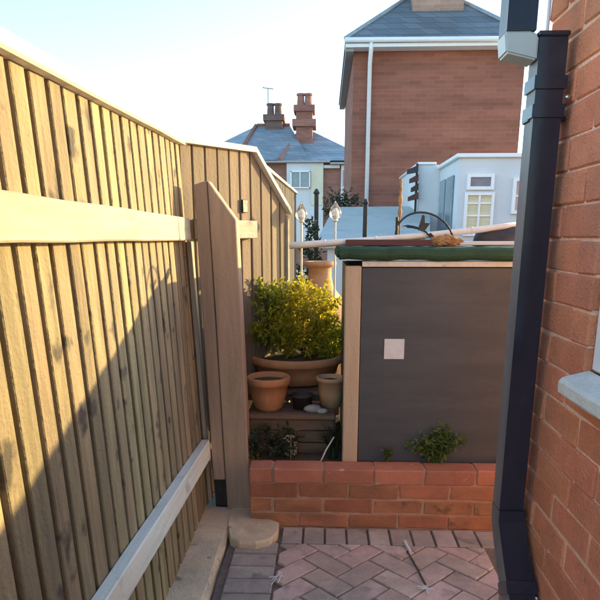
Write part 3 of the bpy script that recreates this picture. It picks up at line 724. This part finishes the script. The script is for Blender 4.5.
# ------------------------------------------------------------------ middle distance
# pale sheet-roofed outbuilding
sb = thing('grey_outbuilding', 'low pale grey-green sheet roofed outbuilding beyond the garden', 'outbuilding', (0, 0, 0))
a0, a1, a2, a3 = at(317, 240, 7.0), at(334, 207, 10.2), at(430, 206, 10.2), at(430, 240, 7.0)
bm = bmesh.new(); q = [bm.verts.new(v) for v in (a0, a1, a2, a3)]; bm.faces.new(q)
q2 = [bm.verts.new((v.x, v.y, v.z-.09)) for v in (a0, a1, a2, a3)]; bm.faces.new(q2[::-1])
for i in range(4): bm.faces.new((q[i], q2[i], q2[(i+1) % 4], q[(i+1) % 4]))
obj('sheet_roof', bm, 'grey_roof', sb)
obj('wall', bx(a0.x+.12, a3.x-.02, 7.1, 7.25, -.02, a0.z-.06), 'render', sb)
obj('wall', bx(a0.x+.25, a3.x-.05, 9.9, 10.05, -.02, a1.z-.14), 'render', sb)
for (px, y0, y1, Y, lb) in ((316.5, 194, 243, 6.4, 'dark vertical garden post nearest the fence end'), (365.5, 204, 240, 6.4, 'dark vertical garden post in front of the pale sheet roof')):
    t0 = at(px, y0, Y); bm = bmesh.new(); box(bm, t0.x-.022, t0.x+.022, Y-.022, Y+.022, .2, t0.z, .004); lathe(bm, [(.03, 0), (.034, .012), (.012, .05)], (t0.x, Y, t0.z), 8)
    tag(obj('garden_post', bm, 'iron'), lb, 'post', 'dark garden posts')
o = shrub('dark_shrub', 'dark evergreen shrub between the fence end and the dark post', (at(309, 240, 6.3).x, 6.3, .2), .07, .15, .55, 900, .05, .03, 'leaf_dark', 5, .62)
for (px, w_, lb) in ((338, .34, 'clipped dark bush below the brick bay of the distant house'), (349, .26, 'dark bush against the corner of the tall brick house')):
    c = at(px, 204, 11.2); shrub('garden_bush', lb, (c.x, 11.2, c.z-.35), w_*.5, .2, .28, 700, .05, .03, 'leaf_dark', 5, .26)

# white extension
ex = thing('white_extension', 'white flat-roofed house extension with yellow blind beyond the shed', 'extension', (0, 0, 0))
YE = 8.0; YB = 9.4
fl = at(460, 158, YE); fr_ = at(545, 160, YE); bl = at(440, 170, YB)
ztE = fl.z; xL = fl.x; xR = fr_.x
bm = bmesh.new(); box(bm, xL, xR, YE, YB, -.02, ztE); obj('wall', bm, 'render', ex)
ll = at(419, 165, YB); bm = bmesh.new(); box(bm, ll.x, xL-.003, YB-.02, YB+2.2, -.02, ll.z); obj('wall', bm, 'render', ex)
obj('coping', bx(xL-.05, xR+.02, YE-.05, YB-.03, ztE+.001, ztE+.05, .008), 'upvc', ex)
obj('coping', bx(ll.x-.03, xL-.055, YB-.06, YB+2.2, ll.z+.001, ll.z+.035, .006), 'upvc', ex)
def window(par, x0, x1, z0, z1, Y, pm, fw=.045, mull=(), trans=()):
    f = bmesh.new()
    box(f, x0, x0+fw, Y-.05, Y-.002, z0, z1); box(f, x1-fw, x1, Y-.05, Y-.002, z0, z1)
    box(f, x0+fw+.001, x1-fw-.001, Y-.048, Y-.002, z0, z0+fw); box(f, x0+fw+.001, x1-fw-.001, Y-.048, Y-.002, z1-fw, z1)
    for m_ in mull: box(f, m_-fw*.35, m_+fw*.35, Y-.044, Y-.002, z0+fw+.001, z1-fw-.001)
    for t_ in trans: box(f, x0+fw+.002, x1-fw-.002, Y-.042, Y-.002, t_-fw*.3, t_+fw*.3)
    fo_ = obj('window', f, 'upvc', par)
    obj('pane', bx(x0+fw*.8, x1-fw*.8, Y-.022, Y-.003, z0+fw*.8, z1-fw*.8), pm, fo_)
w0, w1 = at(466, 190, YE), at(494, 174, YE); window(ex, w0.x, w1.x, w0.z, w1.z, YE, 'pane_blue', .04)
w0, w1 = at(462, 236, YE), at(494, 192.5, YE); window(ex, w0.x, w1.x, w0.z, w1.z, YE, 'blind', .035, mull=((w0.x+w1.x)/2,), trans=(w0.z+.25, w0.z+.40))
w0, w1 = at(510, 214, YE), at(534, 178, YE); window(ex, w0.x, w1.x, w0.z, w1.z, YE, 'pane_pink', .04, trans=((w0.z+w1.z)/2,))
for (ya, yb) in ((8.25, 8.62), (8.80, 9.15)):
    obj('side_window', bx(xL-.03, xL-.002, ya, yb, 1.0, 2.05, .004), 'pane_grey', ex)
obj('wall', bx(xL-.02, xL-.003, YE+.01, YB-.04, -.02, .95), 'render', ex)
# dark stepped louvres left of it
lv = thing('louvre_screen', 'dark slatted screen stepping down beside the white extension', 'screen', (0, 0, 0))
for k, (px0, py0) in enumerate(((407, 165), (409.5, 174), (411, 183), (408, 192))):
    a, b = at(px0, py0+5, 9.3), at(418.5, py0, 9.3)
    obj('slat', pr([(a.x, a.z-.06), (b.x, b.z-.10), (b.x, b.z), (a.x, a.z)], 'y', 9.28, 9.33), 'iron' if k % 2 == 0 else 'red_board', lv)
obj('post', bx(at(417, 160, 9.3).x, at(419, 160, 9.3).x, 9.34, 9.38, -.02, at(418, 163, 9.3).z), 'iron', lv)

# tall brick house
bh = thing('tall_brick_house', 'tall red brick house with hipped slate roof and white gutter', 'house', (0, 0, 0))
Y0, Y1 = 12.0, 16.6
wl = at(353.5, 50, Y0).x; wr = at(526, 50, Y0).x; ze = at(345, 48, Y0).z
obj('wall', bx(wl, wr, Y0, Y1, -.02, ze), 'far_brick', bh)
el, er = at(345, 48, Y0-.25).x, at(533, 48, Y0-.25).x; ym = (Y0+Y1)/2
hw = (er-el)/2; rise = hw*.86; cxh = (el+er)/2
bm = bmesh.new()
e = [(el, Y0-.25), (er, Y0-.25), (er, Y1+.25), (el, Y1+.25)]
E0 = [bm.verts.new((x, y, ze+.07)) for x, y in e]; E1 = [bm.verts.new((x, y, ze+.002)) for x, y in e]
ra = bm.verts.new((cxh, Y0-.25+hw, ze+.07+rise)); rb = bm.verts.new((cxh, max(Y1+.25-hw, Y0-.25+hw+.2), ze+.07+rise))
bm.faces.new((E0[0], E0[1], ra)); bm.faces.new((E0[1], E0[2], rb, ra)); bm.faces.new((E0[2], E0[3], rb)); bm.faces.new((E0[3], E0[0], ra, rb))
bm.faces.new(E1[::-1])
for i in range(4): bm.faces.new((E1[i], E1[(i+1) % 4], E0[(i+1) % 4], E0[i]))
rf = obj('roof', bm, 'slate', bh)
obj('soffit', bx(el+.02, wl-.003, Y0-.2, Y1+.2, ze-.11, ze-.001), 'soffit', rf)
bm = bmesh.new(); tube(bm, [(el-.01, Y0-.30, ze+.045), (er+.01, Y0-.30, ze+.03)], .042, 10); obj('gutter', bm, 'upvc', bh, True)
obj('fascia', bx(el+.01, er-.01, Y0-.262, Y0-.002, ze-.06, ze+.001), 'upvc', bh)
gp = at(370, 60, Y0-.06).x
bm = bmesh.new(); tube(bm, [(gp, Y0-.27, ze+.02), (gp, Y0-.27, ze-.11), (gp, Y0-.06, ze-.28), (gp, Y0-.06, .0)], .038, 10); obj('downpipe', bm, 'upvc', bh, True)
k0, k1 = at(412, 20, Y0+.55).x, at(463, 20, Y0+.55).x
obj('chimney', bx(k0, k1, Y0+.55, Y0+1.3, ze+.3, ze+3.2), 'chim_tan', rf)
zf = at(437, 24, Y0+.5).z
obj('flashing', pr([(Y0+.30, ze+.07+(.55)*.74-.02+.02), (Y0+.30, ze+.07+.55*.74+.03), (Y0+.54, zf+.02), (Y0+.54, zf-.06)], 'x', k0-.04, k1+.04), 'lead', rf)
for xx, yy in ((el, Y0-.25), (er, Y0-.25)):
    bm = bmesh.new(); tube(bm, [(xx, yy, ze+.085), (cxh, Y0-.25+hw, ze+.085+rise)], .035, 6); obj('hip_tiles', bm, 'lead', rf)

# ------------------------------------------------------------------ distant house
dh = thing('distant_house', 'distant hipped slate roofed house with two chimneys and white bay', 'house', (0, 0, 0))
YD = 27.0
E_l = at(216, 143, YD); zeD = at(290, 161, YD).z
def D(px, py, dy=0): return at(px, py, YD+dy)
xl = D(240, 160).x; xr = D(362, 160).x
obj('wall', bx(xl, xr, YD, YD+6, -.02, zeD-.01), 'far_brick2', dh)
# main roof (two hips meeting in a valley)
def hip(x0, x1, y0, y1, z0, zr, xa, xb, ya, x3=None):
    bm = bmesh.new()
    b = [bm.verts.new(v) for v in ((x0, y0, z0), (x1, y0, z0), (x1, y1, z0), (x0 if x3 is None else x3, y1, z0))]
    r0 = bm.verts.new((xa, ya, zr)); r1 = bm.verts.new((xb, ya, zr))
    bm.faces.new((b[0], b[1], r1, r0)); bm.faces.new((b[1], b[2], r1)); bm.faces.new((b[2], b[3], r0, r1)); bm.faces.new((b[3], b[0], r0)); bm.faces.new(b[::-1])
    return bm
zr = at(256, 126, YD+3).z
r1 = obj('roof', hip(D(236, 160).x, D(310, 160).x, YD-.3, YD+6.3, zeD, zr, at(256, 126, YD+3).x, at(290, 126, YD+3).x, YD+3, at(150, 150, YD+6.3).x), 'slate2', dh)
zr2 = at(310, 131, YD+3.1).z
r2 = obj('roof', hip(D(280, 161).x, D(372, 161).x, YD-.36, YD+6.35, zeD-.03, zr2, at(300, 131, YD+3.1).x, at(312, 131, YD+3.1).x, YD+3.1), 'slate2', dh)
for pa, pb, rr_ in (((D(236, 160).x, YD-.3, zeD), (at(256, 126, YD+3).x, YD+3, zr), r1), ((D(280, 161).x, YD-.36, zeD), (at(300, 131, YD+3.1).x, YD+3.1, zr2), r2)):
    bm = bmesh.new(); tube(bm, [pa, pb], .11, 6); obj('hip_tiles', bm, 'ridge', rr_)
bm = bmesh.new(); tube(bm, [(at(257, 126, YD+3).x, YD+3, zr), (at(290, 126, YD+3).x, YD+3, zr)], .11, 6); obj('ridge_tiles', bm, 'ridge', r1)
def chimney(px0, px1, py0, py1, dy, m, par, pots):
    a, b = at(px0, py1, YD+dy), at(px1, py0, YD+dy); w = b.x-a.x
    c = obj('chimney', bx(a.x, b.x, YD+dy, YD+dy+.9, a.z-.9, b.z-.35), m, par)
    obj('corbel', bx(a.x-.10, b.x+.10, YD+dy-.1, YD+dy+1.0, b.z-.62, b.z-.36), m, par)
    obj('corbel', bx(a.x-.16, b.x+.16, YD+dy-.16, YD+dy+1.06, b.z-1.25, b.z-.95), m, par) if pots > 2 else None
    for k in range(2):
        xx = a.x + w*(.27+.46*k)
        obj('chimney_pot', lathe(bmesh.new(), [(.19, 0), (.17, .1), (.15, .45), (.19, .47), (.19, .55), (.12, .55)], (xx, YD+dy+.45, b.z-.36), 12), m, par)
chimney(265.5, 282, 106, 128, 2.6, 'chim_dark', r1, 2)
chimney(296, 312.5, 96, 140, 1.6, 'chim_red', r2, 3)
# aerial
ap = at(268, 88, YD+3); bm = bmesh.new(); tube(bm, [(ap.x, YD+3, ap.z-1.6), (ap.x, YD+3, ap.z)], .025, 5)
tube(bm, [(ap.x-.25, YD+3, ap.z+.02), (ap.x+.25, YD+3, ap.z-.05)], .02, 5)
for k in range(5): tube(bm, [(ap.x-.2+.1*k, YD+2.85, ap.z+.02-.013*k), (ap.x-.2+.1*k, YD+3.15, ap.z+.02-.013*k)], .015, 4)
obj('aerial', bm, 'lead', dh)
# front: white bay with window, cream panel, brick panel, white strip
def slab(px0, px1, py0, py1, dy, m, name='wall', par=None):
    a, b = at(px0, py1, YD+dy), at(px1, py0, YD+dy)
    return obj(name, bx(a.x, b.x, YD+dy, YD-.005, a.z, b.z), m, par or dh)
slab(287, 323.5, 163, 245, -.25, 'render')
s_ = slab(291.5, 309, 172, 187, -.33, 'pane_grey', 'window')
for (x0, x1, y0, y1) in ((290.5, 310, 170.5, 172), (290.5, 310, 187, 188.2), (290.3, 291.6, 171, 188), (309, 310.2, 171, 188), (299.6, 300.6, 172, 187)):
    slab(x0, x1, y0, y1, -.40, 'upvc', 'window_bar', s_)
slab(311, 323, 166, 205, -.30, 'cream')
slab(340, 352, 165, 245, -.20, 'render')
s_ = slab(343, 347.5, 170, 186, -.26, 'pane_grey', 'window')
slab(323.6, 339.8, 165, 168, -.22, 'render', 'lintel')
o = slab(228, 330, 160.5, 162.6, -.42, 'soffit', 'gutter'); slab(330.3, 364, 162, 164, -.45, 'soffit', 'gutter')
